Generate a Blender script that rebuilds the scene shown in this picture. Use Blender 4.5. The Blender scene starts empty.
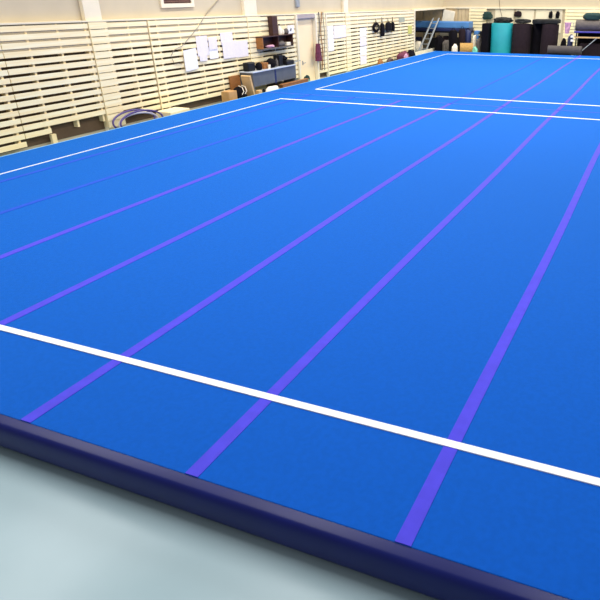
import bpy, bmesh, math, random
from mathutils import Vector, Matrix, noise
random.seed(7)
S = bpy.context.scene
COL = S.collection
Z0 = 0.26                       # height of the exercise carpet above the gym floor

# ---------------------------------------------------------------- camera
YAW, PITCH, ROLL, FPX, UX, UY = -0.383906, 0.452849, -0.001317, 613.637, 401.915, 290.915
CAM = Vector((9.6792, -3.0381, 2.6419 + Z0))
fwd = Vector((math.sin(YAW)*math.cos(PITCH), math.cos(YAW)*math.cos(PITCH), -math.sin(PITCH)))
rgt = Vector((math.cos(YAW), -math.sin(YAW), 0)); upv = rgt.cross(fwd)
R_ = rgt*math.cos(ROLL) + upv*math.sin(ROLL); U_ = -rgt*math.sin(ROLL) + upv*math.cos(ROLL)
cd = bpy.data.cameras.new('camera'); cam = bpy.data.objects.new('camera', cd); COL.objects.link(cam)
cam.matrix_world = Matrix(((R_.x, U_.x, -fwd.x, CAM.x), (R_.y, U_.y, -fwd.y, CAM.y), (R_.z, U_.z, -fwd.z, CAM.z), (0, 0, 0, 1)))
cd.sensor_width = 36; cd.lens = FPX*36/600
cd.shift_x = (300-UX)/600; cd.shift_y = (UY-300)/600
cd.clip_end = 200
S.camera = cam

# ---------------------------------------------------------------- light
w = bpy.data.worlds.new('world'); S.world = w; w.use_nodes = True
bg = w.node_tree.nodes['Background']; bg.inputs[0].default_value = (1.0, 0.97, 0.92, 1); bg.inputs[1].default_value = 0.30
def area(name, loc, sx, sy, power, col=(1, .97, .92), rot=(0, 0, 0)):
    l = bpy.data.lights.new(name, 'AREA'); l.shape = 'RECTANGLE'; l.size = sx; l.size_y = sy; l.energy = power; l.color = col
    o = bpy.data.objects.new(name, l); COL.objects.link(o); o.location = loc; o.rotation_euler = rot
    return o
for i, x in enumerate((0.6, 5.4, 10.2)):
    for j, (y, p) in enumerate(((2, 230), (11, 330), (20, 400), (28, 400))):
        area('ceiling_lamp', (x, y, 6.8), 0.5, 6.0, p*(1.3 if i == 0 and j < 2 else 1))
S.view_settings.view_transform = 'Standard'; S.view_settings.look = 'None'
S.view_settings.gamma = 1; S.view_settings.use_curve_mapping = False
S.view_settings.exposure = 0.0

# ---------------------------------------------------------------- helpers
def at(px, py, ax, v):
    """point where the sight line through a pixel meets the plane axis=v"""
    d = R_*((px-UX)/FPX) - U_*((py-UY)/FPX) + fwd
    return CAM + d*((v-CAM[ax])/d[ax])

def lin(c):
    return tuple(((x/255)/12.92 if x/255 <= .04045 else ((x/255+.055)/1.055)**2.4) for x in c)
MATS = {}
def mat(name, rgb, rough=.7, var=.12, scale=6., sheen=0., coat=0., metal=0., bump=0., stretch=(1, 1, 1), bscale=60., spec=.5, rgb2=None, sheen_tint=None, detail=4.):
    if name in MATS: return MATS[name]
    m = bpy.data.materials.new(name); m.use_nodes = True; nt = m.node_tree; n = nt.nodes; L = nt.links
    b = n['Principled BSDF']; c = lin(rgb)
    tc = n.new('ShaderNodeTexCoord'); mp = n.new('ShaderNodeMapping'); L.new(tc.outputs['Object'], mp.inputs[0]); mp.inputs['Scale'].default_value = stretch
    nz = n.new('ShaderNodeTexNoise'); nz.inputs['Scale'].default_value = scale; nz.inputs['Detail'].default_value = detail; L.new(mp.outputs[0], nz.inputs[0])
    cr = n.new('ShaderNodeValToRGB'); L.new(nz.outputs[0], cr.inputs[0])
    c2 = lin(rgb2) if rgb2 else tuple(x*(1-var) for x in c); c1 = c if rgb2 else tuple(min(1, x*(1+var)) for x in c)
    cr.color_ramp.elements[0].position = .35; cr.color_ramp.elements[1].position = .65
    cr.color_ramp.elements[0].color = (*c2, 1); cr.color_ramp.elements[1].color = (*c1, 1)
    L.new(cr.outputs[0], b.inputs['Base Color'])
    b.inputs['Roughness'].default_value = rough; b.inputs['Metallic'].default_value = metal
    b.inputs['Sheen Weight'].default_value = sheen; b.inputs['Coat Weight'].default_value = coat
    b.inputs['Specular IOR Level'].default_value = spec
    if sheen_tint: b.inputs['Sheen Tint'].default_value = (*lin(sheen_tint), 1)
    if bump:
        n2 = n.new('ShaderNodeTexNoise'); n2.inputs['Scale'].default_value = bscale; L.new(tc.outputs['Object'], n2.inputs[0])
        bp = n.new('ShaderNodeBump'); bp.inputs['Strength'].default_value = bump; bp.inputs['Distance'].default_value = .01
        L.new(n2.outputs[0], bp.inputs['Height']); L.new(bp.outputs[0], b.inputs['Normal'])
    MATS[name] = m
    return m

class MB:
    def __init__(s): s.bm = bmesh.new()
    def box(s, lo, hi, bev=0., rot=None, piv=None):
        lo, hi = Vector(lo), Vector(hi); c = (lo+hi)/2; d = hi-lo
        t = bmesh.new(); bmesh.ops.create_cube(t, size=1)
        for v in t.verts: v.co = Vector((v.co.x*d.x, v.co.y*d.y, v.co.z*d.z))
        if bev: bmesh.ops.bevel(t, geom=list(t.edges), offset=min(bev, .45*min(d)), segments=2, affect='EDGES', profile=.5)
        M = Matrix.Translation(c)
        if rot:
            p = Vector(piv) if piv else c
            from mathutils import Euler
            M = Matrix.Translation(p) @ Euler(rot).to_matrix().to_4x4() @ Matrix.Translation(c-p)
        s._add(t, M); return s
    def _add(s, t, M):
        t.transform(M); me = bpy.data.meshes.new('t'); t.to_mesh(me); s.bm.from_mesh(me); bpy.data.meshes.remove(me); t.free()
    def hexa(s, p):
        """8 points: bottom ring 0-3, top ring 4-7"""
        v = [s.bm.verts.new(q) for q in p]
        for f in ((3, 2, 1, 0), (4, 5, 6, 7), (0, 1, 5, 4), (1, 2, 6, 5), (2, 3, 7, 6), (3, 0, 4, 7)): s.bm.faces.new([v[i] for i in f])
        return s
    def tube(s, pts, r, n=10, close=False, cap=True):
        pts = [Vector(p) for p in pts]; N = len(pts); rr = r if isinstance(r, (list, tuple)) else [r]*N
        rings = []; prev = None
        for i, p in enumerate(pts):
            a = pts[(i-1) % N] if (i > 0 or close) else p; b = pts[(i+1) % N] if (i < N-1 or close) else p
            t = (b-a).normalized()
            if prev is None: x = t.orthogonal().normalized()
            else: x = (prev - t*prev.dot(t)).normalized()
            prev = x; y = t.cross(x)
            rings.append([s.bm.verts.new(p + (x*math.cos(2*math.pi*k/n) + y*math.sin(2*math.pi*k/n))*rr[i]) for k in range(n)])
        for i in range(N if close else N-1):
            A, B = rings[i], rings[(i+1) % N]
            for k in range(n): s.bm.faces.new([A[k], A[(k+1) % n], B[(k+1) % n], B[k]])
        if not close and cap:
            s.bm.faces.new(list(reversed(rings[0]))); s.bm.faces.new(rings[-1])
        return s
    def lathe(s, base, prof, n=24, sx=1., sy=1.):
        """prof: (radius, z) list from bottom to top"""
        base = Vector(base)
        return s.tube_rings([[base + Vector((r*sx*math.cos(2*math.pi*k/n), r*sy*math.sin(2*math.pi*k/n), z)) for k in range(n)] for r, z in prof])
    def tube_rings(s, rings):
        V = [[s.bm.verts.new(p) for p in r] for r in rings]; n = len(V[0])
        for A, B in zip(V, V[1:]):
            for k in range(n): s.bm.faces.new([A[k], A[(k+1) % n], B[(k+1) % n], B[k]])
        s.bm.faces.new(list(reversed(V[0]))); s.bm.faces.new(V[-1])
        return s
    def blob(s, c, r, seed=0, lump=.18, freq=1.6, flat=-.75, sub=3, box=1.):
        """soft lumpy sack standing on its flattened underside; box<1 makes it squarer"""
        t = bmesh.new(); bmesh.ops.create_icosphere(t, subdivisions=sub, radius=1)
        for v in t.verts:
            p = v.co.normalized()
            q = Vector([math.copysign(abs(a)**box, a) for a in p])
            k = 1 + lump*noise.noise(p*freq + Vector((seed*7.3, seed*1.7, 0)))
            q *= k
            q.z = max(q.z, flat)
            v.co = Vector((q.x*r[0], q.y*r[1], (q.z-flat)*r[2]))
        s._add(t, Matrix.Translation(Vector(c))); return s
    def extrude(s, prof, axis, a, b):
        """closed 2D profile swept along axis from a to b"""
        def P(u, v, t):
            return {0: (t, u, v), 1: (u, t, v), 2: (u, v, t)}[axis]
        A = [s.bm.verts.new(P(u, v, a)) for u, v in prof]; B = [s.bm.verts.new(P(u, v, b)) for u, v in prof]
        n = len(prof)
        for k in range(n): s.bm.faces.new([A[k], A[(k+1) % n], B[(k+1) % n], B[k]])
        s.bm.faces.new(list(reversed(A))); s.bm.faces.new(B)
        return s

def build(name, mb, material, origin=(0, 0, 0), parent=None, smooth=False):
    bmesh.ops.recalc_face_normals(mb.bm, faces=mb.bm.faces)
    o3 = Vector(origin)
    for v in mb.bm.verts: v.co -= o3
    me = bpy.data.meshes.new(name); mb.bm.to_mesh(me); mb.bm.free()
    if smooth:
        me.shade_smooth()
        try: me.set_sharp_from_angle(angle=math.radians(40))
        except Exception: pass
    me.materials.append(material)
    o = bpy.data.objects.new(name, me); COL.objects.link(o)
    if parent: o.parent = parent
    else: o.location = o3
    return o
def tag(o, label, cat, group=None, kind=None):
    o['label'] = label; o['category'] = cat
    if group: o['group'] = group
    if kind: o['kind'] = kind
    return o
def struct(name, mb, m, label, cat, smooth=False):
    o = build(name, mb, m, smooth=smooth); tag(o, label, cat, kind='structure'); return o
def solo(name, mb, m, origin, label, cat, group=None, smooth=False):
    return tag(build(name, mb, m, origin, smooth=smooth), label, cat, group)
class Thing:
    def __init__(s, name, loc, label, cat, group=None):
        s.o = bpy.data.objects.new(name, None); COL.objects.link(s.o); s.loc = Vector(loc); s.o.location = s.loc
        s.o.empty_display_size = .2
        tag(s.o, label, cat, group)
    def part(s, name, mb, m, smooth=False, label=None):
        p = build(name, mb, m, s.loc, s.o, smooth)
        if label: p['label'] = label
        return p
    def sub(s, name, mb, m, parent, smooth=False):
        return build(name, mb, m, s.loc, parent, smooth)

# ---------------------------------------------------------------- materials
M_floor = mat('painted_floor', (168, 194, 206), .3, .05, .8, spec=.35, rgb2=(156, 184, 196))
M_wall = mat('wall_paint', (200, 186, 158), .8, .03, 1.5, spec=.1)
M_white = mat('white_paint', (234, 222, 194), .8, .03, 3, spec=.05)
M_slat = mat('cream_slats', (255, 244, 204), .6, .07, 3.0, stretch=(1, .35, 7), rgb2=(252, 230, 180), spec=.1)
M_batten = mat('batten_wood', (244, 222, 172), .6, .08, 5)
M_carpet = mat('blue_carpet', (7, 85, 193), .9, .05, 26., sheen=.3, sheen_tint=(70, 195, 240), bump=.25, bscale=350, spec=.1)
M_carpet2 = mat('blue_carpet_far', (7, 85, 193), .9, .05, 26., sheen=.3, sheen_tint=(70, 195, 240), bump=.25, bscale=350, spec=.1)
M_tape = mat('purple_tape', (78, 72, 222), .8, .05, 10, sheen=.2, sheen_tint=(170, 170, 255), spec=.1)
M_tapeg = mat('grazing_purple_tape', (34, 78, 204), .85, .05, 10, sheen=.3, sheen_tint=(100, 160, 245), spec=.1)  # fainter strips, fading at grazing view put into the colour
M_seam = mat('seam_tape', (40, 80, 205), .8, .05, 10, sheen=.2, spec=.1)
M_line = mat('white_line', (248, 250, 252), .8, .02, 10, spec=.1)
M_navy = mat('navy_vinyl', (0, 18, 100), .36, .05, 4, spec=.32)
M_foam = mat('dark_foam', (30, 34, 60), .9, .05, 4)
M_bind = mat('edge_binding', (130, 190, 225), .7, .03, 8)
M_black = mat('black_fabric', (14, 10, 16), .9, .2, 8, spec=.15)
M_blackp = mat('black_plastic', (14, 13, 17), .5, .1, 8, spec=.3)
M_brown = mat('dark_brown_wood', (62, 30, 22), .5, .25, 6, stretch=(1, 1, 6))
M_brown2 = mat('brown_wood', (150, 96, 44), .6, .2, 6, stretch=(1, 1, 6))
M_tan = mat('cardboard', (196, 150, 92), .8, .12, 5)
M_tan2 = mat('light_plywood', (218, 178, 118), .7, .1, 5)
M_tanw = mat('tan_cloth', (206, 184, 146), .85, .08, 3)
M_paper = mat('printed_paper', (240, 232, 228), .8, .1, 45, rgb2=(232, 222, 228), detail=8)
M_paperp = mat('plain_paper', (244, 240, 236), .8, .02, 12)
M_desk = mat('grey_blue_laminate', (92, 96, 98), .5, .08, 4)
M_desktop = mat('pale_laminate', (190, 198, 208), .4, .05, 4)
M_steel = mat('galvanised_steel', (150, 155, 160), .35, .1, 8, metal=.7)
M_steelp = mat('grey_painted_steel', (150, 154, 156), .45, .1, 8)
M_red = mat('burgundy_cloth', (104, 40, 62), .85, .25, 14)
M_pink = mat('pink_fabric', (200, 150, 170), .85, .2, 10)
M_cream = mat('cream_cloth', (242, 230, 206), .85, .06, 6)
M_teal = mat('teal_vinyl', (16, 150, 156), .6, .06, 2)
M_dkbrown = mat('dark_carpet_backing', (38, 28, 32), .95, .12, 8, spec=.15)
M_dkgrey = mat('dark_grey_felt', (74, 68, 66), .9, .12, 8)
M_greyroll = mat('grey_felt', (98, 90, 84), .9, .12, 8)
M_green = mat('dark_green_fabric', (16, 52, 46), .8, .2, 8)
M_blue = mat('blue_vinyl', (78, 134, 196), .5, .08, 3)
M_dkblue = mat('dark_blue_vinyl', (22, 36, 84), .5, .1, 3)
M_purple = mat('violet_board', (70, 62, 150), .5, .1, 3)
M_yellow = mat('yellow_foam', (180, 140, 76), .85, .15, 14)
M_ylw = mat('yellow_notice', (206, 200, 110), .7, .05, 8)
M_greenp = mat('mint_plastic', (120, 200, 170), .5, .05, 8)
M_slate = mat('grey_paper', (168, 172, 150), .7, .1, 12)
M_brick = mat('brown_grille', (104, 72, 62), .7, .25, 20)
M_lint = mat('lintel_shade_grey', (176, 162, 156), .6, .04, 4)  # shadow at the door lintel put into this grey
M_door = mat('door_paint', (250, 226, 182), .7, .03, 2, spec=.1)

# ---------------------------------------------------------------- shell
XW = -1.90          # wall face
XS = -1.75          # front face of the slats
YB = 31.8           # back wall
mb = MB(); mb.box((-6, -9, -.1), (22, YB+.2, 0)); struct('floor', mb, M_floor, 'pale grey-green painted gym floor in front of the navy bolster', 'floor')
def zt(Y): return 2.11 - .0118*(Y-5.5)          # ledge height above the carpet along the left wall
mb = MB(); mb.box((XW-.2, -9, 0), (XW, 15.96, 4.6)); mb.box((XW-.2, 17.3, 0), (XW, 26.85, 4.6)); mb.box((XW-.2, 15.96, Z0+2.0), (XW, 17.3, 4.6))
mb.box((XW-.2, 26.85, Z0+1.92), (XW, YB, 4.6))
struct('wall_left', mb, M_wall, 'long cream side wall above and behind the slatted panelling', 'wall')
mb = MB(); mb.box((-6, YB, 0), (22, YB+.2, 4.6)); struct('wall_back', mb, M_wall, 'cream end wall behind the rolled mats', 'wall')
mb = MB(); mb.box((-6.2, 26.6, 0), (-6, YB+.2, 4.6)); mb.box((-6, 26.6, 0), (XW-.2, 26.8, 4.6)); struct('wall_recess', mb, M_wall, 'side walls of the storage recess beyond the slats', 'wall')
# boards behind the slats to shoulder height, gap shade put into their brown
M_gapshade = mat('gap_shade_brown', (96, 74, 52), .8, .12, 3)
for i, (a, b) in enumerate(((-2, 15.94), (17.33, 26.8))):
    struct('trim_%d' % (8+i), MB().box((XW, a, Z0-.14), (XW+.012, b, Z0+1.58)), M_gapshade, ('added brown board giving the shade in the slat gaps before the door', 'added brown board giving the shade in the slat gaps beyond the door')[i], 'shade board')
# pale backer added behind the upper four slats to lighten their gaps
for i, (a, b) in enumerate(((-2, 15.94), (17.33, 26.8))):
    mb = MB(); q = lambda z, Y: Z0 + (z+.12)*(zt(Y)+.12)/2.23 - .12
    x0, x1 = XW, XS-.032
    mb.hexa([(x0, a, q(1.56, a)), (x1, a, q(1.56, a)), (x1, b, q(1.56, b)), (x0, b, q(1.56, b)), (x0, a, q(2.1, a)), (x1, a, q(2.1, a)), (x1, b, q(2.1, b)), (x0, b, q(2.1, b))])
    struct('trim_%d' % (11+i), mb, M_wall, ('cream filler added to lighten the top four slat gaps before the door', 'cream filler added to lighten the top four slat gaps beyond the door')[i], 'shade board')
# ledges
mb = MB()
for y0, y1 in ((-2, 15.95), (15.95, 26.9)):
    mb.hexa([(XW, y0, Z0+zt(y0)), (XS+.01, y0, Z0+zt(y0)), (XS+.01, y1, Z0+zt(y1)), (XW, y1, Z0+zt(y1)),
             (XW, y0, Z0+zt(y0)+.03), (XS+.01, y0, Z0+zt(y0)+.03), (XS+.01, y1, Z0+zt(y1)+.03), (XW, y1, Z0+zt(y1)+.03)])
struct('trim_1', mb, M_white, 'cream ledge capping the slatted panels along the side wall', 'ledge')
mb = MB(); mb.box((XW, 26.9, Z0+1.84), (XS, YB-.1, Z0+1.92)); mb.box((-1.9, YB-.12, Z0+1.86), (13, YB, Z0+1.94))
struct('trim_2', mb, M_white, 'cream beam over the storage recess and along the end wall', 'ledge')
mb = MB(); mb.box((XS-.1, 26.9, 0), (XS, YB-.1, Z0-.02)); struct('trim_3', mb, M_white, 'low white kerb rail in front of the storage recess', 'kerb')
# pilasters above the ledge
for i, (y0, y1, lab) in enumerate(((7.58, 8.03, 'white pilaster on the side wall, nearest to the camera'), (13.3, 13.92, 'white pilaster on the side wall above the desk'),
                      (19.6, 19.97, 'white pilaster on the side wall beyond the door'))):
    mb = MB(); mb.box((XW, y0, 0), (XS-.045, y1, 4.6), .01); struct('trim_%d' % (i+4), mb, M_white, lab, 'pilaster')

# vent window near the top of the picture
mb = MB(); y0, y1, z0 = 9.98, 11.2, Z0+2.31
for a, b in (((XW, y0, z0), (XW+.05, y1, z0+.09)), ((XW, y0, z0+.71), (XW+.05, y1, z0+.8)), ((XW, y0, z0+.09), (XW+.05, y0+.1, z0+.71)), ((XW, y1-.1, z0+.09), (XW+.05, y1, z0+.71))): mb.box(a, b)
vent = struct('window_1', mb, M_white, 'small white framed ventilation grille high on the side wall', 'vent')
mb = MB(); mb.box((XW, y0+.1, z0+.09), (XW+.012, y1-.1, z0+.71))
for k in range(9): mb.box((XW+.005, y0+.1, z0+.12+k*.066), (XW+.035, y1-.1, z0+.14+k*.066), 0, (0, .5, 0))
build('grille', mb, M_brick, parent=vent)

# ---------------------------------------------------------------- slatted panels on the side wall
NR = 15
def slats(y0, y1, label, x=XS, rows=(0, NR), battens=(), low=(), m=None, group=None, gapk=.34, th=.022, zadd=0, legs=()):
    th_ = Thing('slatted_wall_panel', (XW, (y0+y1)/2, Z0+.0), label, 'wall panel', group)
    mb = MB(); pit = 2.23/NR
    for r in range(*rows):
        za, zb = 2.11-(r+1-gapk*.5)*pit, 2.11-(r+gapk*.5)*pit
        s = lambda z, Y: Z0 + (z+.12)*(zt(Y)+.12)/2.23 - .12 + zadd
        a, b = y0, y1
        for rr, aa, bb in low:
            if r == rr: a, b = aa, bb
        j = random.uniform(-.004, .004)
        mb.hexa([(x-th, a, s(za, a)), (x, a, s(za, a)), (x, b, s(za, b)), (x-th, b, s(za, b)),
                 (x-th, a, s(zb, a)+j), (x, a, s(zb, a)+j), (x, b, s(zb, b)+j), (x-th, b, s(zb, b)+j)])
    th_.part('slats', mb, m or M_slat)
    for y in battens:
        zb = 2.11-rows[1]*pit+.02
        mb = MB(); mb.box((XW, y-.025, Z0+zb), (x-th+.001, y+.025, Z0+zt(y)-.01)); th_.part('batten', mb, M_batten)
    for y in legs:
        mb = MB(); mb.box((x-th-.05, y-.055, 0), (x-.004, y+.055, Z0+.02)); th_.part('foot_post', mb, M_batten)
    return th_
slats(1.5, 5.48, 'cream slatted panel at the left edge of the picture', rows=(0, 15), battens=(2.6, 3.7, 4.65, 5.36))
slats(5.5, 7.56, 'cream slatted panel just before the nearest pilaster, its lower corner cut open', rows=(0, 14), battens=(6.08, 6.8, 7.5), low=((13, 5.5, 6.1),), legs=(6.13,))
slats(7.57, 8.06, 'narrow cream slat casing wrapped over the nearest pilaster', x=XS+.02, battens=(7.6, 8.02), rows=(0, 15), gapk=.12)
slats(8.08, 9.28, 'cream slatted panel under the ventilation grille', rows=(0, 14), battens=(8.7,))
slats(9.30, 9.66, 'narrow slat casing between the grille and the hanging papers', x=XS+.02, battens=(9.34, 9.6), rows=(0, 15), gapk=.3)
slats(9.68, 13.28, 'cream slatted panel carrying the cluster of hanging paper sheets', rows=(0, 14), battens=(10.4, 11.15, 11.9, 12.65))
slats(13.29, 13.96, 'cream slat casing over the pilaster above the desk', x=XS+.015, battens=(13.33, 13.9), rows=(0, 15), gapk=.2)
slats(13.98, 15.93, 'cream slatted panel between desk pilaster and white door', rows=(0, 14), battens=(14.7, 15.4, 15.88))
slats(17.36, 18.02, 'narrow cream slatted panel right beside the door, hung with hoses', rows=(0, 14), battens=(17.5, 17.98), gapk=.18)
slats(18.10, 19.58, 'cream slatted panel with an L of white sheets', rows=(0, 15), battens=(18.15, 18.85, 19.5))
slats(19.60, 20.0, 'narrow slat casing over the far pilaster', x=XS+.015, rows=(0, 15), battens=(19.63, 19.97), gapk=.12)
slats(20.02, 26.8, 'long cream slatted panel reaching the storage recess', rows=(0, 15), battens=(20.7, 21.6, 22.5, 23.4, 24.3, 25.2, 26.1))
# end posts
solo('wall_post', MB().box((XW, 26.82, 0), (XS+.04, 26.92, Z0+1.86), .008), M_white, (XS, 26.87, 0), 'slim white post ending the slats at the storage recess', 'post')
solo('wall_post', MB().box((XS-.06, 18.03, 0), (XS+.03, 18.09, Z0+1.98), .008), M_white, (XS, 18.06, 0), 'slim cream post right of the hoses by the door', 'post')
# door
door = struct('door_1', MB().box((XW+.03, 16.06, 0), (XW+.075, 17.2, Z0+1.86), .008), M_door, 'closed off-white door in the slatted side wall', 'door')
fr = MB(); fr.box((XW-.05, 15.95, 0), (XS+.05, 16.05, Z0+1.98), .01); fr.box((XW-.05, 17.22, 0), (XS+.05, 17.32, Z0+1.98), .01)
build('door_frame', fr, M_white, parent=door)
build('lintel_board', MB().box((XW-.02, 16.05, Z0+1.86), (XS+.03, 17.22, Z0+2.0), .01), M_lint, parent=door)
hd = MB(); p = at(303.3, 63, 0, XW+.1); hd.box((XW+.07, p.y-.02, p.z-.07), (XW+.085, p.y+.03, p.z+.07), .004); hd.tube([(XW+.08, p.y, p.z), (XW+.13, p.y, p.z), (XW+.13, p.y+.12, p.z)], .01)
build('door_handle', hd, M_steel, parent=door, smooth=True)

# ---------------------------------------------------------------- end wall cladding
def back_slats(x0, x1, label, y=YB-.12, top=1.86, n=12, bot=0., battens=()):
    t = Thing('slatted_wall_panel', ((x0+x1)/2, YB, Z0), label, 'wall panel'); pit = (top-bot)/n; mb = MB()
    for r in range(n): mb.box((x0, y-.02, Z0+bot+r*pit+.012), (x1, y, Z0+bot+(r+1)*pit-.018))
    t.part('slats', mb, M_slat)
    for x in battens: t.part('batten', MB().box((x-.03, y, Z0+bot), (x+.03, YB, Z0+top)), M_batten)
back_slats(4.6, 12.9, 'cream slatted panel on the end wall at the right', battens=(4.65, 6, 7.5, 9, 10.5, 12))
back_slats(-.45, .5, 'short cream slatted panel on the end wall left of the standing mats', battens=(-.42, .47))
# curtain-like tan boards on the end wall
xs = [-5.6, -4.5, -3.55, -2.75]
for i, (x0, x1, lab) in enumerate(((-5.7, -3.1, 'leftmost tan board panel on the end wall, behind the blue stack'), (-2.95, -2.0, 'tan board panel on the end wall behind the ladder'),
                                   (-1.05, -.75, ''), (-1.9, -1.1, 'tan board panel on the end wall behind the dark bags'), (-1.07, -.48, 'tan board panel next to the short slatted panel'))):
    if not lab: continue
    mb = MB(); n = max(3, int((x1-x0)/.22))
    for k in range(n): mb.box((x0+(x1-x0)*k/n+.006, YB-.06-.012*(k % 2), .05), (x0+(x1-x0)*(k+1)/n-.006, YB-.02, Z0+1.85), .004)
    solo('board_panel', mb, M_tanw, ((x0+x1)/2, YB-.04, 0), lab, 'board')

# ---------------------------------------------------------------- exercise floors
def tumbling_floor(y0, y1, lx0, lx1, ly0, ly1, label, cm, x0=-1.074, x1=13.07):
    t = Thing('exercise_floor', ((x0+x1)/2, (y0+y1)/2, 0), label, 'gymnastics floor')
    t.part('foam_base', MB().box((x0+.03, y0+.03, 0), (x1, y1-.0, Z0-.035)), M_foam)
    t.part('carpet', MB().box((x0, y0, Z0-.035), (x1, y1, Z0), .006), cm)
    for k in range(9):
        if k < 3 and y0 > 5: continue
        x = .39 + 1.404*k; mb = MB(); N = 24; w_ = .047
        for j in range(N):
            a, b = y0+.003+(y1-y0-.006)*j/N, y0+.003+(y1-y0-.006)*(j+1)/N
            f = lambda y: x + .012*math.sin(y*.7+k*1.9)
            mb.hexa([(f(a)-w_, a, Z0-.001), (f(a)+w_, a, Z0-.001), (f(b)+w_, b, Z0-.001), (f(b)-w_, b, Z0-.001),
                     (f(a)-w_, a, Z0+.004), (f(a)+w_, a, Z0+.004), (f(b)+w_, b, Z0+.004), (f(b)-w_, b, Z0+.004)])
        t.part('velcro_strip', mb, M_tapeg if (k < 2 or (y0 > 5 and k == 3)) else M_tape)
    h = .033; g = .013
    for (a, b) in (((lx0-g, ly0-h), (lx1+g, ly0+h)), ((lx0-g, ly1-h), (lx1+g, ly1+h)), ((lx0-g, ly0+h), (lx0+g, ly1-h)), ((lx1-g, ly0+h), (lx1+g, ly1-h))):
        t.part('boundary_line', MB().box((a[0], a[1], Z0-.001), (b[0], b[1], Z0+.008)), M_line)
    t.part('edge_binding', MB().box((x0-.012, y0, Z0-.04), (x0+.012, y1, Z0+.006), .004), M_bind)
    return t
t1 = tumbling_floor(-.863, 12.98, 0, 12, 0, 12, 'near blue carpeted gymnastics floor with purple strips and white boundary', M_carpet)
t1.part('seam_tape', MB().box((-1.07, 12.93, Z0-.001), (13.07, 12.975, Z0+.004)), M_seam)
t2 = tumbling_floor(12.985, 28.1, .0, 12, 13.98, 26.7, 'far blue carpeted gymnastics floor next to the rolled mats', M_carpet2)
# navy bolster along the front edge
prof = [(-.863, Z0-.004), (-.925, Z0-.008), (-.943, Z0-.018), (-.956, Z0-.035), (-.964, Z0-.06), (-.968, Z0-.1), (-.966, .11), (-.958, .07), (-.94, .035), (-.91, .008), (-.87, 0), (-.845, 0.), (-.845, Z0-.04), (-.863, Z0-.04)]
b = MB(); b.extrude(prof, 0, -1.08, 13.1)
solo('edge_bolster', b, M_navy, (6, -.92, 0), 'long navy vinyl foam bolster along the front edge of the blue floor', 'bolster', smooth=True)

# ---------------------------------------------------------------- papers on the slats
def paper(px0, py0, px1, py1, label, m=M_paper, x=XS+.012, group=None, tilt=0., name='paper_sheet', cat='paper sheet', th=.006, curl=.012):
    a, b = at(px0, py0, 0, x), at(px1, py1, 0, x)
    ya, yb = sorted((a.y, b.y)); za, zb = sorted((a.z, b.z)); mb = MB(); n = 6
    P = []
    for i in range(n+1):
        u = i/n; y = ya+(yb-ya)*u; xx = x + curl*math.sin(u*math.pi*1.3)**2; dz = tilt*(u-.5)
        P.append([(xx, y, za+dz), (xx-th, y, za+dz), (xx-th, y, zb+dz), (xx, y, zb+dz)])
    mb.tube_rings([[Vector(q) for q in r] for r in P])
    return solo(name, mb, m, (x, (ya+yb)/2, (za+zb)/2), label, cat, group)
paper(183, 50, 198.5, 69, 'white paper sheet hanging lowest and leftmost of the cluster', M_paperp, x=XS+.04, tilt=.03)
paper(195.5, 36.5, 209, 55, 'lilac-white printed sheet right above the hanging blank sheet')
paper(208, 37.5, 217.5, 49, 'narrow printed sheet between two larger ones, upper row of the cluster', x=XS+.026)
paper(199.5, 55.5, 207.5, 60.5, 'small printed slip tucked beside the hanging blank sheet', x=XS+.03)
paper(208.5, 47, 218.5, 58, 'off-white printed sheet hanging at the lower middle of the cluster', M_paperp)
paper(220, 33, 233, 44, 'lilac-white sheet top of the right half of the cluster')
paper(222, 42, 237.5, 57, 'printed sheet low in the right half of the cluster', x=XS+.03)
paper(236, 41.5, 248.5, 56, 'printed sheet nearest the dark wall shelf')
paper(287.5, 25.5, 294, 33, 'small white notice with dark mark left of the door', M_paperp)
mb = MB(); p = at(291, 29.5, 0, XS+.03); mb.box((p.x-.003, p.y-.07, p.z-.02), (p.x+.002, p.y+.04, p.z+.01), rot=(.5, 0, 0)); mb.box((p.x-.003, p.y-.01, p.z-.05), (p.x+.002, p.y+.01, p.z+.05))
nm = solo('notice_mark', mb, M_black, p, 'dark mark printed on the small notice left of the door', 'mark')
notice = [o for o in COL.objects if o.get('label', '').startswith('small white notice')][0]
off = nm.location - notice.location; nm.parent = notice; nm.location = off
for k in ('category', 'label'): del nm[k]
paper(327.5, 26, 334, 50.5, 'tall white sheet, left limb of the L beyond the door', M_paperp)
paper(333.6, 26, 346, 37, 'broad white sheet, top right of the L beyond the door')
st = Thing('paper_strip', (XS, 21.1, 1), 'long white strip of sheets hanging down the far slatted panel', 'paper strip')
a, b_ = at(359, 28, 0, XS+.012), at(366, 64, 0, XS+.012); hh = (a.z-b_.z)/4
for k in range(4):
    st.part('sheet', MB().box((XS+.004, 20.78+.01*k, b_.z+hh*k+.012), (XS+.014, 21.38+.012*k, b_.z+hh*(k+1)-.012), .002), M_paperp if k % 2 else M_paper)
paper(399, 17.5, 404.5, 21.5, 'small grey-green notice high on the far slatted panel', M_slate)
paper(408, 26, 411.8, 33.5, 'pale yellow notice beside the end post', M_ylw)

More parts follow.
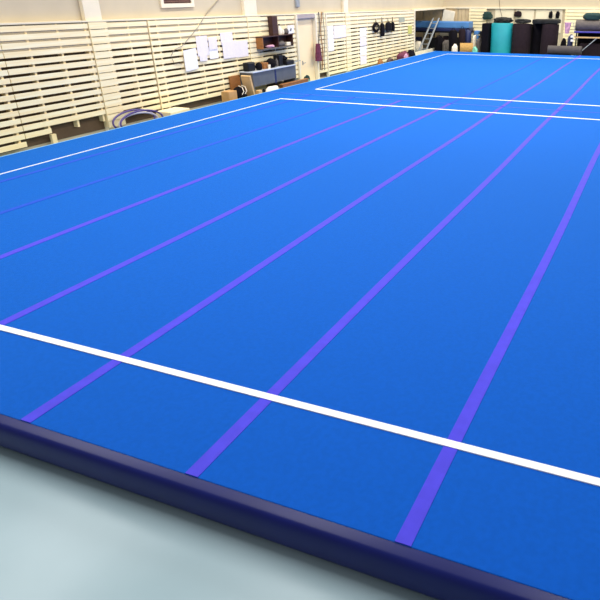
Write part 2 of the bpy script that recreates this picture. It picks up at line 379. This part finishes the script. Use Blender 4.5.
# cables on the wall
def cable(pix, x, r, m, label, name='cable', cat='cable', loc=None):
    pts = [at(a, b, 0, x) for a, b in pix]
    return solo(name, MB().tube(pts, r, 6), m, pts[0], label, cat, smooth=True)
M_cable = mat('grey_cable', (150, 138, 118), .6, .05, 8)
cable([(219, -1), (213, 6), (207.5, 12), (205, 16.5)], XW+.02, .012, M_cable, 'thin grey cable slanting down the upper wall right of the grille')
cable([(204, 17.5), (198, 27), (190, 37), (182, 46), (174, 50), (171, 56), (174, 63), (182, 64)], XS+.02, .007, M_cable, 'thin looping wire across the slats by the hanging sheets')
cable([(245.3, -1), (245.8, 7), (246.3, 13.5)], XW+.05, .022, M_steelp, 'grey conduit beside the pilaster above the desk', 'conduit', 'conduit')
p = at(297, 2, 0, XW+.03)
solo('junction_box', MB().box((XW, p.y-.1, p.z-.15), (XW+.07, p.y+.12, p.z+.15), .015), M_steelp, (XW, p.y, p.z), 'small grey junction box on the wall over the door', 'box')

# ---------------------------------------------------------------- wall shelf
sh = Thing('wall_shelf', (XS, 14.5, Z0+1.1), 'dark brown open-front wall shelf above the desk', 'shelf')
a = at(254, 37, 0, XS+.22); y0s, y1s = 13.62, 15.35; zs0, zs1 = Z0+1.12, Z0+1.43; xf = XS+.25
sh.part('top_board', MB().box((XS+.002, y0s, zs1), (xf, y1s, zs1+.03), .004), M_brown)
sh.part('bottom_board', MB().box((XS+.002, y0s, zs0-.03), (xf, y1s, zs0), .004), M_greyroll, label='grey bottom board')
sh.part('side_board', MB().box((XS+.002, y0s, zs0), (xf, y0s+.03, zs1), .004), M_brown2, label='lighter brown side board')
sh.part('side_board', MB().box((XS+.002, y1s-.03, zs0), (xf, y1s, zs1), .004), M_brown)
sh.part('back_board', MB().box((XS+.002, y0s+.03, zs0), (XS+.015, y1s-.03, zs1), .002), M_brown)
sh.part('divider', MB().box((XS+.015, 14.5, zs0), (xf-.02, 14.53, zs1), .002), M_brown)
up = at(269, 17, 0, XS+.1); up2 = at(274, 17, 0, XS+.1)
solo('shelf_cabinet', MB().box((XS+.002, 14.36, zs1+.032), (XS+.16, 14.66, zs1+.56), .006), M_brown, (XS, 14.5, zs1+.03), 'upright dark brown narrow cabinet standing on the wall shelf', 'cabinet')
def bottle(x, y, z, r, h, m, label, group=None, name='bottle'):
    t = Thing(name, (x, y, z), label, name, group)
    t.part('body', MB().lathe((x, y, z), [(r*.9, 0), (r, h*.06), (r, h*.6), (r*.5, h*.78), (r*.35, h*.88)], 14), m, True)
    t.part('cap', MB().lathe((x, y, z+h*.88), [(r*.42, 0), (r*.42, h*.12)], 12), M_blackp, True)
bottle(XS+.14, 14.76, zs1+.031, .07, .3, M_cream, 'white bottle beside the upright cabinet on the wall shelf')
solo('white_pot', MB().lathe((XS+.12, 14.93, zs1+.031), [(.06, 0), (.075, .05), (.07, .12), (.05, .14)], 14), M_cream, (XS+.12, 14.93, zs1+.03), 'small white pot on top of the wall shelf', 'pot', smooth=True)
solo('crumpled_pouch', MB().blob((XS+.12, 15.16, zs1+.031), (.08, .1, .09), 3), M_greyroll, (XS+.12, 15.16, zs1+.03), 'dark grey pouch on the right of the shelf top', 'pouch', smooth=True)
solo('rag', MB().blob((XS+.14, 14.15, zs0+.001), (.09, .22, .05), 5), M_pink, (XS+.14, 14.15, zs0), 'folded pinkish rag lying inside the wall shelf', 'rag', smooth=True)
solo('folded_cloth', MB().blob((XS+.13, 14.8, zs0+.001), (.09, .2, .09), 8), M_greyroll, (XS+.13, 14.8, zs0), 'olive grey folded cloth inside the wall shelf', 'cloth', smooth=True)
solo('paper_bundle', MB().box((XS+.04, 15.06, zs0+.001), (XS+.2, 15.28, zs0+.1), .012), M_cream, (XS+.12, 15.17, zs0), 'pale paper bundle at the right end inside the shelf', 'papers')

# ---------------------------------------------------------------- desk and what stands on it
dx0, dx1, dy0, dy1 = XS+.03, -1.27, 12.62, 14.95; dzt = Z0+.58
dk = Thing('desk', ((dx0+dx1)/2, (dy0+dy1)/2, 0), 'grey-blue laminate desk with a pale top against the slats', 'desk')
dk.part('desktop', MB().box((dx0, dy0-.03, dzt-.03), (dx1+.03, dy1+.03, dzt), .005), M_desktop)
dk.part('front_panel', MB().box((dx1-.02, dy0+.03, Z0+.17), (dx1, 13.76, dzt-.03), .004), M_desk)
dk.part('front_panel', MB().box((dx1-.02, 13.84, Z0+.17), (dx1, dy1-.03, dzt-.03), .004), M_desk)
dk.part('stile', MB().box((dx1-.03, 13.76, Z0+.14), (dx1+.005, 13.84, dzt-.03), .003), M_dkblue)
dk.part('side_panel', MB().box((dx0, dy0, 0), (dx1, dy0+.03, dzt-.03), .003), M_desk)
dk.part('side_panel', MB().box((dx0, dy1-.03, 0), (dx1, dy1, dzt-.03), .003), M_desk)
solo('radio', MB().box((-1.62, 12.66, dzt+.001), (-1.42, 13.02, dzt+.24), .03), M_blackp, (-1.5, 12.85, dzt), 'black portable radio at the left end of the desk', 'radio')
solo('black_bag', MB().blob((-1.42, 13.18, dzt+.001), (.1, .12, .12), 12, .2), M_black, (-1.42, 13.18, dzt), 'small black bag beside the radio on the desk', 'bag', smooth=True)
solo('brown_box', MB().box((-1.6, 13.42, dzt+.001), (-1.4, 13.66, dzt+.17), .01), M_brown2, (-1.5, 13.5, dzt), 'small brown wooden box on the middle of the desk', 'box')
solo('jacket_pile', MB().blob((-1.46, 13.9, dzt+.001), (.14, .18, .15), 21, .3, 2.4), M_black, (-1.45, 13.9, dzt), 'heap of dark clothing on the middle of the desk', 'clothes', smooth=True)
solo('white_cup', MB().lathe((-1.34, 13.6, dzt+.001), [(.035, 0), (.045, .1), (.045, .11)], 12), M_cream, (-1.34, 13.6, dzt), 'white cup in front of the brown box on the desk', 'cup', smooth=True)
bottle(-1.45, 14.2, dzt+.001, .045, .27, M_greyroll, 'grey bottle between clothes and black speaker on the desk')
solo('loudspeaker', MB().box((-1.62, 14.28, dzt+.001), (-1.4, 14.5, dzt+.32), .015), M_blackp, (-1.5, 14.4, dzt), 'tall black speaker box on the right half of the desk', 'speaker')
solo('tape_player', MB().box((-1.6, 14.55, dzt+.001), (-1.3, 15.0, dzt+.14), .03), M_blackp, (-1.45, 14.8, dzt), 'low black music player at the right end of the desk', 'music player')
solo('small_bag', MB().blob((-1.5, 14.68, dzt+.142), (.1, .13, .08), 31, .3), M_black, (-1.5, 14.68, dzt+.14), 'small black pouch on top of the music player', 'pouch', smooth=True)

# things between the desk and the carpet edge
def carton(x0, x1, y0, y1, z0, z1, m, label, name='cardboard_box', cat='box', rot=0.):
    c = ((x0+x1)/2, (y0+y1)/2, z0); t = Thing(name, c, label, cat)
    t.part('body', MB().box((x0, y0, z0), (x1, y1, z1), .008, (0, 0, rot)), m)
    t.part('flap', MB().box((x0+.004, y0+.004, z1), ((x0+x1)/2-.004, y1-.004, z1+.007), 0, (0, 0, rot), ((x0+x1)/2, (y0+y1)/2, z1)), m)
    t.part('flap', MB().box(((x0+x1)/2+.004, y0+.004, z1), (x1-.004, y1-.004, z1+.007), 0, (0, 0, rot), ((x0+x1)/2, (y0+y1)/2, z1)), m)
    return t
carton(-1.44, -1.18, 11.3, 11.66, 0, Z0+.2, M_tan, 'small brown cardboard box, the leftmost thing before the desk')
# tilted plywood board
tb = MB(); tb.box((-1.45, 12.46, .03), (-1.14, 12.53, Z0+.52), .01, (.25, 0, 0), (-1.3, 12.4, 0))
solo('plywood_board', tb, M_tan2, (-1.32, 12.35, 0), 'tilted pale plywood board leaning beside the desk', 'board')
solo('chipboard_panel', MB().box((-1.72, 12.1, .01), (-1.68, 12.58, Z0+.5), .004, (0, -.05, 0)), M_brown2, (-1.7, 12.3, 0), 'brown chipboard panel against the slats behind the black bag', 'board')
bp = Thing('sports_bag', (-1.42, 12.0, 0), 'black sports bag with white straps beside the cardboard box', 'bag')
bp.part('body', MB().blob((-1.4, 12.08, 0), (.2, .22, .3), 41, .2), M_black, True)
for k, dy in enumerate((-.08, .06)):
    bp.part('strap', MB().tube([(-1.2, 12.0+dy, .32), (-1.17, 12.05+dy, .4), (-1.25, 12.1+dy, .5), (-1.38, 12.12+dy, .53)], .012, 6), M_cream, True)
solo('cushion', MB().blob((-1.18, 13.42, .0), (.08, .38, .22), 51, .15, box=.85), M_cream, (-1.2, 13.3, 0), 'plump cream cushion lying on the floor below the desk', 'cushion', smooth=True)
solo('dark_shoe_bag', MB().blob((-1.17, 12.93, .0), (.06, .09, .2), 52, .2), M_black, (-1.17, 12.93, 0), 'black sack under the left end of the desk', 'bag', smooth=True)
solo('wooden_block', MB().box((-1.24, 12.62, 0), (-1.12, 12.8, Z0+.08), .01), M_tan2, (-1.18, 12.7, 0), 'small pale wooden block between board and cushion', 'block')
pl = Thing('low_bench', (-1.3, 14.6, 0), 'long low brown wooden bench under and beyond the desk', 'bench')
pl.part('seat', MB().box((-1.235, 13.88, Z0+.07), (-1.1, 15.5, Z0+.1), .006), M_brown2)
pl.part('apron', MB().box((-1.118, 13.9, .12), (-1.105, 15.47, Z0+.07), .003), M_brown2)
for y in (13.95, 15.42): pl.part('leg', MB().box((-1.23, y-.03, 0), (-1.12, y+.03, Z0+.07), .003), M_brown2)
sp = Thing('metal_stand', (-1.35, 15.3, 0), 'thin pale metal stand between desk and door', 'stand')
sp.part('pole', MB().tube([(-1.5, 15.35, .0), (-1.5, 15.35, Z0+.62)], .014), M_steelp, True)
sp.part('top_bar', MB().tube([(-1.5, 15.0, Z0+.62), (-1.5, 15.7, Z0+.62)], .014), M_steelp, True)
sp.part('base', MB().lathe((-1.5, 15.35, 0), [(.12, 0), (.12, .015), (.03, .03)], 16), M_steelp, True)
solo('green_bottle', MB().lathe((-1.16, 15.6, 0), [(.04, 0), (.045, .02), (.045, .22), (.02, .28), (.02, .31)], 12), M_greenp, (-1.16, 15.6, 0), 'mint green bottle on the floor beside the door', 'bottle', smooth=True)
solo('green_cloth', MB().blob((-1.32, 15.74, 0), (.12, .12, .25), 62, .3), M_green, (-1.32, 15.8, 0), 'dark green cloth heap beside the door', 'cloth', smooth=True)

# purple hoops and planks by the nearest pilaster
def arc(cx, cy, cz, r, rr, a0, a1, n=24):
    return [(cx, cy+r*math.cos(a0+(a1-a0)*k/n), cz+rr*math.sin(a0+(a1-a0)*k/n)) for k in range(n+1)]
M_hoop = mat('violet_plastic', (66, 46, 120), .4, .1, 8)
M_hoop2 = mat('pale_lilac_plastic', (200, 196, 215), .4, .05, 8)
for k, (x, r, m, lab) in enumerate(((-1.26, .66, M_hoop, 'violet hoop standing nearest the carpet below the narrow casing'), (-1.36, .6, M_hoop2, 'pale lilac hoop leaning in the middle below the narrow casing'), (-1.5, .64, M_hoop, 'violet hoop leaning closest to the slats below the narrow casing'))):
    pts = [(x - .26*(.5+.5*math.sin(t))*.7, 8.2+r*math.cos(t), .015 + .21*(1+math.sin(t))*(1 if k != 1 else .86)) for t in [2*math.pi*i/40 for i in range(40)]]
    solo('hoop', MB().tube(pts, .022, 8, close=True), m, (x, 8.2, 0), lab, 'hoop', smooth=True)
solo('plank', MB().box((-1.6, 8.92, .0), (-1.15, 9.62, Z0+.05), .01), M_slat, (-1.4, 9.1, 0), 'low cream wooden box bench at the carpet edge beside the hoops', 'bench')

# hoses and burgundy cloth right of the door
for k, (px, lab) in enumerate(((318.5, 'dark coiled hose hanging closest to the door'), (321, 'brown rope hanging between the two hoses'), (323.5, 'grey hose hanging closest to the slim post'))):
    x = XS+.03+.012*k; a = at(px, 12, 0, x); bq = at(px+1.5, 70, 0, x)
    pts = [a.lerp(bq, t/20) + Vector((0, .05*math.sin(t*.4+k*2.2), 0)) for t in range(21)]
    solo(('hose', 'rope', 'hose')[k], MB().tube(pts, .017, 6), (M_greyroll, M_brown2, M_cable)[k], a, lab, ('hose', 'rope', 'hose')[k], smooth=True)
c = at(318, 52, 0, XS+.12)
rc = MB(); rings = []
for i in range(9):
    u = i/8; z = c.z+.27-.56*u; wv = .10+.09*u**.5
    rings.append([Vector((XS+.13+.045*math.cos(t)+.02*math.sin(5*t+3*u), c.y+wv*math.sin(t)+.01*math.sin(7*t), z)) for t in [2*math.pi*k/18 for k in range(18)]])
rc.tube_rings(rings); solo('hanging_cloth', rc, M_red, (XS+.12, c.y, c.z), 'burgundy cloth hanging on the hoses right of the door', 'cloth', smooth=True)

# black gear hanging on the far slats
def hang(px, py0, py1, wy, label, name, kind):
    x = XS+.05; a = at(px, py0, 0, x); b = at(px, py1, 0, x); h = a.z-b.z; cy = (a.y+b.y)/2; cz = (a.z+b.z)/2
    t = Thing(name, (x, cy, b.z), label, 'hanging gear')
    if kind == 'coil':
        for q in range(4):
            t.part('coil', MB().tube([(x+.012*q, cy+(wy-.02*q)*math.cos(s), cz+(h*.42-.02*q)*math.sin(s)) for s in [2*math.pi*i/20 for i in range(20)]], .028, 6, close=True), M_black, True)
    else:
        t.part('body', MB().blob((x+.02, cy, b.z), (.07, wy, h*.5), px, .25, box=.8), M_black, True)
    t.part('loop', MB().tube([(x, cy-.04, a.z-.08), (x, cy, a.z+.12), (x, cy+.04, a.z-.08)], .01, 5), M_black, True)
hang(376, 22, 33, .3, 'round coil of black straps, leftmost gear on the far slats', 'strap_coil', 'coil')
hang(382, 20, 36, .16, 'narrow black pouch hanging second from the left on the far slats', 'gear_pouch', 'b')
hang(388, 21, 31, .3, 'broad black shin pad bundle hanging in the middle of the far slats', 'pad_bundle', 'b')
hang(392.5, 20, 31, .12, 'thin black strap bundle, rightmost gear on the far slats', 'strap_bundle', 'b')

# heaps on the floor before the far slats
c = at(390, 59, 2, Z0); 
solo('brown_shoe', MB().blob((-1.35, 21.9, 0), (.11, .2, .24), 71, .25), M_brown2, (-1.35, 21.9, 0), 'brown shoe bag on the floor before the far slats, leftmost heap', 'bag', smooth=True)
solo('brown_slipper', MB().blob((-1.38, 23.0, 0), (.1, .32, .2), 72, .25), M_brown, (-1.38, 23.0, 0), 'dark brown slipper heap between shoe bag and backpack', 'slippers', smooth=True)
bk = Thing('backpack', (-1.38, 24.6, 0), 'dark burgundy and pink backpack lying near the end post', 'backpack')
bk.part('body', MB().blob((-1.38, 24.5, 0), (.18, .55, .29), 73, .2, box=.8), M_red, True)
bk.part('pocket', MB().blob((-1.2, 24.4, .16), (.06, .25, .14), 74, .25), M_pink, True)
solo('dark_jacket', MB().blob((-1.45, 25.6, 0), (.16, .45, .28), 75, .4, 2.2), M_black, (-1.45, 25.6, 0), 'crumpled dark jacket between backpack and end post', 'jacket', smooth=True)

# ---------------------------------------------------------------- storage recess
st_ = Thing('mat_trolley', (-1.9, 30.7, 0), 'dark steel trolley carrying a long blue mat stack in the recess', 'trolley')
ty = 30.6
st_.part('deck', MB().box((-3.4, ty-.3, Z0+.72), (.15, ty+.6, Z0+.78), .01), M_blackp)
for x in (-3.3, -2.2, -1.1, .05):
    for y in (ty-.25, ty+.5): st_.part('leg', MB().box((x-.03, y-.03, .06), (x+.03, y+.03, Z0+.72)), M_blackp)
st_.part('lower_rail', MB().box((-3.3, ty-.27, .14), (.05, ty-.23, .2)), M_steelp)
for x in (-3.3, .05): st_.part('wheel', MB().tube([(x-.03, ty-.25, .06), (x+.03, ty-.25, .06)], .06, 14), M_black, True)
for k, (z0_, z1_, x0, x1, m, lab) in enumerate(((.785, .95, -3.3, .0, M_dkblue, 'dark navy mat, lower of the two on the recess trolley'), (.952, 1.26, -3.25, -.05, M_blue, 'bright blue mat lying on the navy one in the recess'))):
    solo('landing_mat', MB().box((x0, ty-.28, Z0+z0_), (x1, ty+.58, Z0+z1_), .04), m, ((x0+x1)/2, ty, Z0+z0_), lab, 'mat')
# ladder
ld = Thing('step_ladder', (-2.6, 29.3, 0), 'aluminium ladder leaning across the recess in front of the blue mat', 'ladder')
a0, a1 = Vector((-2.35, 28.9, 0)), Vector((-1.98, 30.25, Z0+1.42)); sd = Vector((.42, -.05, 0))
for q in (0, 1): ld.part('rail', MB().tube([a0+sd*q, a1+sd*q*.8], .045, 6), M_steelp)
for k in range(1, 7): ld.part('rung', MB().tube([a0.lerp(a1, k/7), (a0+sd).lerp(a1+sd*.8, k/7)], .02, 6), M_steelp)
solo('leaning_board', MB().box((-1.95, YB-.35, .3), (-1.3, YB-.28, Z0+1.78), .01, (0, .16, 0)), M_cream, (-1.6, YB-.3, .3), 'cream board standing behind the blue mat near the corner', 'board')
solo('black_case', MB().box((-3.6, 29.4, 0), (-3.25, 29.9, Z0+1.2), .03), M_blackp, (-3.4, 29.6, 0), 'tall black case right behind the end post', 'case')
# clutter under the trolley and before it
def heap(x, y, r, m, seed, label, name, cat, lump=.25, z=0., box=.75):
    solo(name, MB().blob((x, y, z), r, seed, lump, 2.2, box=box), m, (x, y, z), label, cat, smooth=True)
heap(-2.95, 28.9, (.3, .3, .3), M_green, 81, 'dark green sack on the floor just past the end post', 'sack', 'sack')
heap(-2.55, 29.6, (.22, .25, .33), M_cream, 82, 'white plastic bag left of the ladder foot', 'plastic_bag', 'bag')
heap(-2.85, 30.05, (.3, .2, .36), M_greyroll, 83, 'grey canvas bundle below the blue mat at its left end', 'canvas_bundle', 'bundle')
heap(-1.5, 29.9, (.2, .3, .5), M_black, 84, 'black sack right of the ladder foot', 'sack', 'sack')
heap(-1.1, 29.85, (.16, .25, .38), M_greyroll, 85, 'small grey sack between black sack and punch bags', 'sack', 'sack')
for k, (x, wd, h, m, lab) in enumerate(((-3.0, .34, .72, M_dkblue, 'dark navy box under the blue mat, leftmost'), (-2.0, .6, .7, M_blackp, 'wide black box under the blue mat, behind the ladder'),
                                      (-1.35, .3, .8, M_dkbrown, 'brown-black box under the blue mat, behind the grey sack'), (-.6, .5, .74, M_blackp, 'black box under the blue mat, behind the padded bolsters'))):
    solo('storage_box', MB().box((x-wd/2, 30.5, .01), (x+wd/2, 30.95, h), .02), m, (x, 30.7, 0), lab, 'box')
def punchbag(x, y, r, h, label, m=M_black):
    t = Thing('padded_bolster', (x, y, 0), label, 'bolster', None)
    t.part('body', MB().lathe((x, y, 0), [(r*.8, 0), (r, .06), (r*1.03, h*.5), (r, h-.08), (r*.75, h)], 20), m, True)
    t.part('loop', MB().tube([(x-.08, y, h-.01), (x-.05, y, h+.1), (x+.05, y, h+.1), (x+.08, y, h-.01)], .014, 6), M_black, True)
punchbag(-.42, 28.9, .2, Z0+.93, 'tallest dark padded bolster standing at the carpet corner')
punchbag(-.05, 29.2, .17, Z0+.98, 'dark padded bolster between the tallest one and the navy one', M_dkbrown)
punchbag(.12, 29.65, .18, Z0+.9, 'navy padded bolster behind the yellow foam roll', M_dkblue)
for k, (x, z, m, lab) in enumerate(((-3.3, .3, M_blue, 'pale blue pad standing by the trolley, left of the ladder'), (-1.62, .34, M_blue, 'pale blue pad standing right of the ladder'))):
    solo('foam_pad', MB().box((x-.12, 30.22, 0), (x+.12, 30.265, .66), .02), m, (x, 30.3, 0), lab, 'pad')
# crate with pale blue faces, dark box, clutter
cr = Thing('plastic_crate', (.58, 29.9, 0), 'stack of pale blue crates between navy bolster and dark box', 'crate')
for k in range(3): cr.part('crate', MB().box((.42, 29.75, Z0+.25+k*.22), (.66, 30.05, Z0+.44+k*.22), .02), M_blue)
cr.part('stand', MB().box((.4, 29.7, 0), (.68, 30.1, Z0+.245)), M_dkblue)
solo('dark_box', MB().box((.72, 29.75, Z0+.43), (1.05, 30.15, Z0+.86), .02), M_blackp, (.9, 29.9, Z0+.43), 'dark box on the cabinet left of the standing mats', 'box')
solo('low_cabinet', MB().box((.72, 29.7, 0), (1.05, 30.2, Z0+.428), .01), M_greyroll, (.9, 29.9, 0), 'low grey cabinet left of the standing mats', 'cabinet')
# yellow foam roll and neighbours, at the carpet's far edge
yr = Thing('foam_roll', (.3, 28.75, 0), 'yellow-brown foam roll at the far carpet edge', 'foam roll')
yr.part('body', MB().tube([(.0, 28.55, Z0-.02), (.0, 28.62, Z0-.02)] if False else [(.02, 28.7, .32), (.62, 28.9, .32)], [.3, .3], 24), M_yellow, True)
heap(-.18, 28.45, (.15, .15, .32), M_cream, 91, 'small white sack left of the yellow foam roll', 'sack', 'sack')
heap(.86, 28.5, (.14, .14, .27), M_greenp, 92, 'mint green towel right of the yellow foam roll', 'towel', 'towel')
heap(.86, 29.15, (.13, .16, .48), M_greyroll, 93, 'grey clothes heap between foam roll and black mat', 'clothes', 'clothes', .35)
heap(.55, 29.4, (.1, .14, .55), M_cream, 94, 'white cloth bundle behind the yellow foam roll', 'cloth bundle'.replace(' ', '_'), 'cloth')

# ---------------------------------------------------------------- standing rolled mats
def roll(cx, cy, r, h, m, label, z=0., turns=3):
    t = Thing('rolled_mat', (cx, cy, z), label, 'rolled mat')
    N = 44; outer = MB(); rings = []
    t.part('outer_wrap', MB().lathe((cx, cy, z), [(r, 0), (r, h-.01), (r*.985, h)], 36), m, True)
    # spiral edge on top
    pts = []
    for i in range(turns*24+1):
        a = i/24*2*math.pi; rr = r*(.18+.78*i/(turns*24)); pts.append((cx+rr*math.cos(a), cy+rr*math.sin(a), z+h+.004))
    t.part('spiral_edge', MB().tube(pts, .02, 5), m, True)
    return t
H = Z0+1.27
roll(1.985, 29.22, .525, H, M_teal, 'teal rolled mat standing upright at the far carpet edge')
solo('folded_mat', MB().box((1.08, 28.75, 0), (1.44, 29.6, H), .03), M_black, (1.3, 29.3, 0), 'black folded mat standing left of the teal roll', 'mat')
roll(2.975, 29.25, .45, H-.02, M_dkbrown, 'dark brown rolled carpet standing right of the teal roll')
roll(3.66, 29.8, .33, H-.04, M_black, 'black rolled carpet standing in the gap between two brown ones')
roll(4.33, 29.25, .4, H-.02, M_dkbrown, 'dark brown rolled carpet standing rightmost of the upright rolls')
M_black2 = mat('charcoal_sheet', (40, 40, 38), .9, .3, 5, spec=.15)
# sheets lying on top of the rolls
def drape(x0, x1, y0, y1, z, label, m, amp=.05, seed=1):
    nx, ny = 26, 8; V = []; mb = MB()
    for i in range(nx+1):
        row = []
        for j in range(ny+1):
            x = x0+(x1-x0)*i/nx; y = y0+(y1-y0)*j/ny
            dz = amp*abs(noise.noise(Vector((x*1.6+seed, y*1.6, seed*.7))))*2
            row.append((mb.bm.verts.new((x, y, z+.05+dz)), mb.bm.verts.new((x, y, z+dz))))
        V.append(row)
    for i in range(nx):
        for j in range(ny):
            mb.bm.faces.new([V[i][j][0], V[i+1][j][0], V[i+1][j+1][0], V[i][j+1][0]])
            mb.bm.faces.new([V[i][j][1], V[i][j+1][1], V[i+1][j+1][1], V[i+1][j][1]])
    for i in range(nx):
        for j in (0, ny): mb.bm.faces.new([V[i][j][0], V[i][j][1], V[i+1][j][1], V[i+1][j][0]])
    for j in range(ny):
        for i in (0, nx): mb.bm.faces.new([V[i][j][0], V[i][j+1][0], V[i][j+1][1], V[i][j][1]])
    solo('cover_sheet', mb, m, ((x0+x1)/2, (y0+y1)/2, z), label, 'sheet', smooth=True)
for k, (x, wx, hz, m, lab) in enumerate(((1.98, .45, .13, M_black2, 'dark crumpled sheet lying on top of the teal roll'), (2.97, .36, .1, M_black2, 'dark crumpled sheet on top of the brown roll beside the teal one'))):
    solo('crumpled_sheet', MB().blob((x, 29.3, H+(.03)), (wx, .42, hz), 120+k, .3, 2.6, box=.7), m, (x, 29.3, H), lab, 'sheet', smooth=True)
solo('folded_sheet', MB().box((3.48, 28.95, H+.012), (4.72, 29.75, H+.2), .05), M_black2, (4.1, 29.3, H), 'thick dark grey folded sheet spanning the two right upright rolls', 'sheet')
# framed boards standing behind the rolls, dark gear on them
for k, (x0, x1, z0_, z1_, lab) in enumerate(((.95, 1.95, 1.25, 1.83, 'white board on the end wall above the teal roll'), (2.05, 3.0, 1.25, 1.83, 'white board on the end wall above the brown roll'), (3.1, 4.45, 1.25, 1.83, 'long white board on the end wall left of the slats'))):
    wb = Thing('wall_board', ((x0+x1)/2, YB, Z0+z0_), lab, 'board')
    wb.part('panel', MB().box((x0, YB-.05, Z0+z0_-.5), (x1, YB-.005, Z0+z1_), .006), M_white)
    wb.part('frame', MB().box((x0, YB-.07, Z0+z1_-.03), (x1, YB-.05, Z0+z1_), .003), M_cream)
def gear(px0, py0, px1, py1, m, seed, label, name):
    a, b = at(px0, py0, 1, YB-.2), at(px1, py1, 1, YB-.2); cx = (a.x+b.x)/2; h = abs(a.z-b.z)
    t = Thing(name, (cx, YB-.2, min(a.z, b.z)), label, 'hanging gear')
    t.part('body', MB().blob((cx, YB-.16, min(a.z, b.z)), (abs(a.x-b.x)/2, .09, h*.52), seed, .35, 2.6, box=.85), m, True)
    t.part('hook', MB().tube([(cx, YB-.04, max(a.z, b.z)-.02), (cx, YB-.12, max(a.z, b.z)+.03), (cx, YB-.16, max(a.z, b.z)-.03)], .012, 6), M_steel, True)
gear(483, 11, 492, 19.5, M_green, 101, 'dark green bag hanging on the end wall, leftmost of four', 'hanging_bag')
gear(514.5, 10.5, 521, 17, M_dkbrown, 102, 'dark brown pouch hanging on the end wall above the brown roll', 'hanging_pouch')
gear(549, 10.5, 552, 18.5, M_black, 103, 'slim black strap hanging left of its twin on the long board', 'hanging_strap')
gear(556, 10.5, 559, 18.5, M_black, 104, 'slim black strap hanging rightmost, beside the end wall slats', 'hanging_strap')
a, b_ = at(499, -2, 1, YB-.03), at(500, 9, 1, YB-.13); c_ = at(502, 17, 1, YB-.13)
solo('cable', MB().tube([a, b_, c_], .012, 6), M_brown, a, 'thin dark cable running down the end wall above the teal roll', 'cable', smooth=True)

# lying roll, trolley with rolls at the right
lr = Thing('rolled_carpet', (5.2, 28.6, 0), 'grey-brown carpet roll lying flat at the far carpet edge', 'rolled carpet')
lr.part('body', MB().tube([(4.42, 28.58, Z0+.17), (5.98, 28.58, Z0+.17)], .2, 28), M_dkgrey, True)
lr.part('core', MB().tube([(4.40, 28.58, Z0+.17), (4.43, 28.58, Z0+.17)], .06, 14), M_black, True)
solo('plank', MB().box((4.42, 28.35, 0), (5.5, 28.83, Z0-.035), .01), M_dkbrown, (5.2, 28.7, 0), 'dark low platform carrying the lying grey-brown roll', 'platform')
tr = Thing('roll_rack', (8.2, 29.3, 0), 'dark steel rack holding a long grey roll at the right edge', 'rack')
tr.part('shelf_board', MB().box((5.5, 28.9, Z0+.93), (11.5, 29.8, Z0+.99), .01), M_purple, label='violet-blue shelf board')
tr.part('beam', MB().box((5.55, 28.92, Z0+.70), (11.45, 28.98, Z0+.76), .006), M_tan2, label='pale wooden beam')
for x in (5.62, 8.4, 11.3):
    for y in (29.0, 29.7): tr.part('leg', MB().box((x-.03, y-.03, 0), (x+.03, y+.03, Z0+.93)), M_blackp)
tr.part('diagonal_brace', MB().tube([(5.9, 28.88, Z0+.1), (6.55, 28.9, Z0+.7)], .022, 8), M_steelp, True, label='pale grey brace')
tr.part('back_panel', MB().box((5.65, 29.72, .05), (11.3, 29.76, Z0+.92)), M_black)
tr.part('hanging_rail', MB().tube([(5.52, 28.95, Z0+.96), (5.44, 28.85, Z0+1.36), (5.28, 28.85, Z0+1.36)], .014, 6), M_steelp, True)
rr = Thing('rolled_carpet', (8.3, 29.3, Z0+1.0), 'long grey carpet roll lying on the rack at the right edge', 'rolled carpet')
rr.part('body', MB().tube([(5.5, 29.3, Z0+1.24), (11.3, 29.35, Z0+1.24)], .24, 28), M_greyroll, True)
rr.part('core', MB().tube([(5.48, 29.3, Z0+1.235), (5.51, 29.3, Z0+1.235)], .07, 14), M_black, True)
heap(6.2, 29.3, (.42, .2, .17), M_green, 111, 'dark green bag on top of the long grey roll', 'bag', 'bag', .15, z=Z0+1.483)
heap(5.3, 29.42, (.13, .18, .62), M_dkblue, 112, 'navy kit bag behind the lying roll, left of the rack', 'kit_bag', 'bag', .25)
heap(4.97, 29.62, (.14, .2, .5), M_black, 113, 'black rucksack between upright rolls and navy kit bag', 'rucksack', 'rucksack', .25)
# shirt hung at the rack's end
a = at(567.5, 28, 1, 28.85)
rg = MB(); rings = []
for i in range(8):
    u = i/7; z = a.z+.24-.48*u; wx = .16-.07*u
    rings.append([Vector((a.x+wx*math.cos(t), 28.85+.05*math.sin(t)+.02*math.sin(4*t+5*u), z)) for t in [2*math.pi*k/16 for k in range(16)]])
rg.tube_rings(rings); solo('hanging_shirt', rg, M_pink, (a.x, 28.85, a.z), 'pink and white shirt hanging at the left end of the rack', 'shirt', smooth=True)
for k in range(2):
    p = at(572, 36.5+4*k, 1, 28.86)
    solo('label_card', MB().box((p.x-.06, 28.85, p.z-.05), (p.x+.07, 28.86, p.z+.05)), M_paperp, p, ('upper' if k == 0 else 'lower')+' small white card on the left leg of the rack', 'card')
# lower dark stuff inside rack
for k, (x, lab) in enumerate(((6.3, 'dark mat block on the floor inside the rack, nearest its left leg'), (7.5, 'dark mat block on the floor inside the rack, farther right'))):
    solo('mat_block', MB().box((x-.5, 29.05, 0), (x+.5, 29.65, Z0+.45-.1*k), .03), M_dkbrown, (x, 29.3, 0), lab, 'mat')
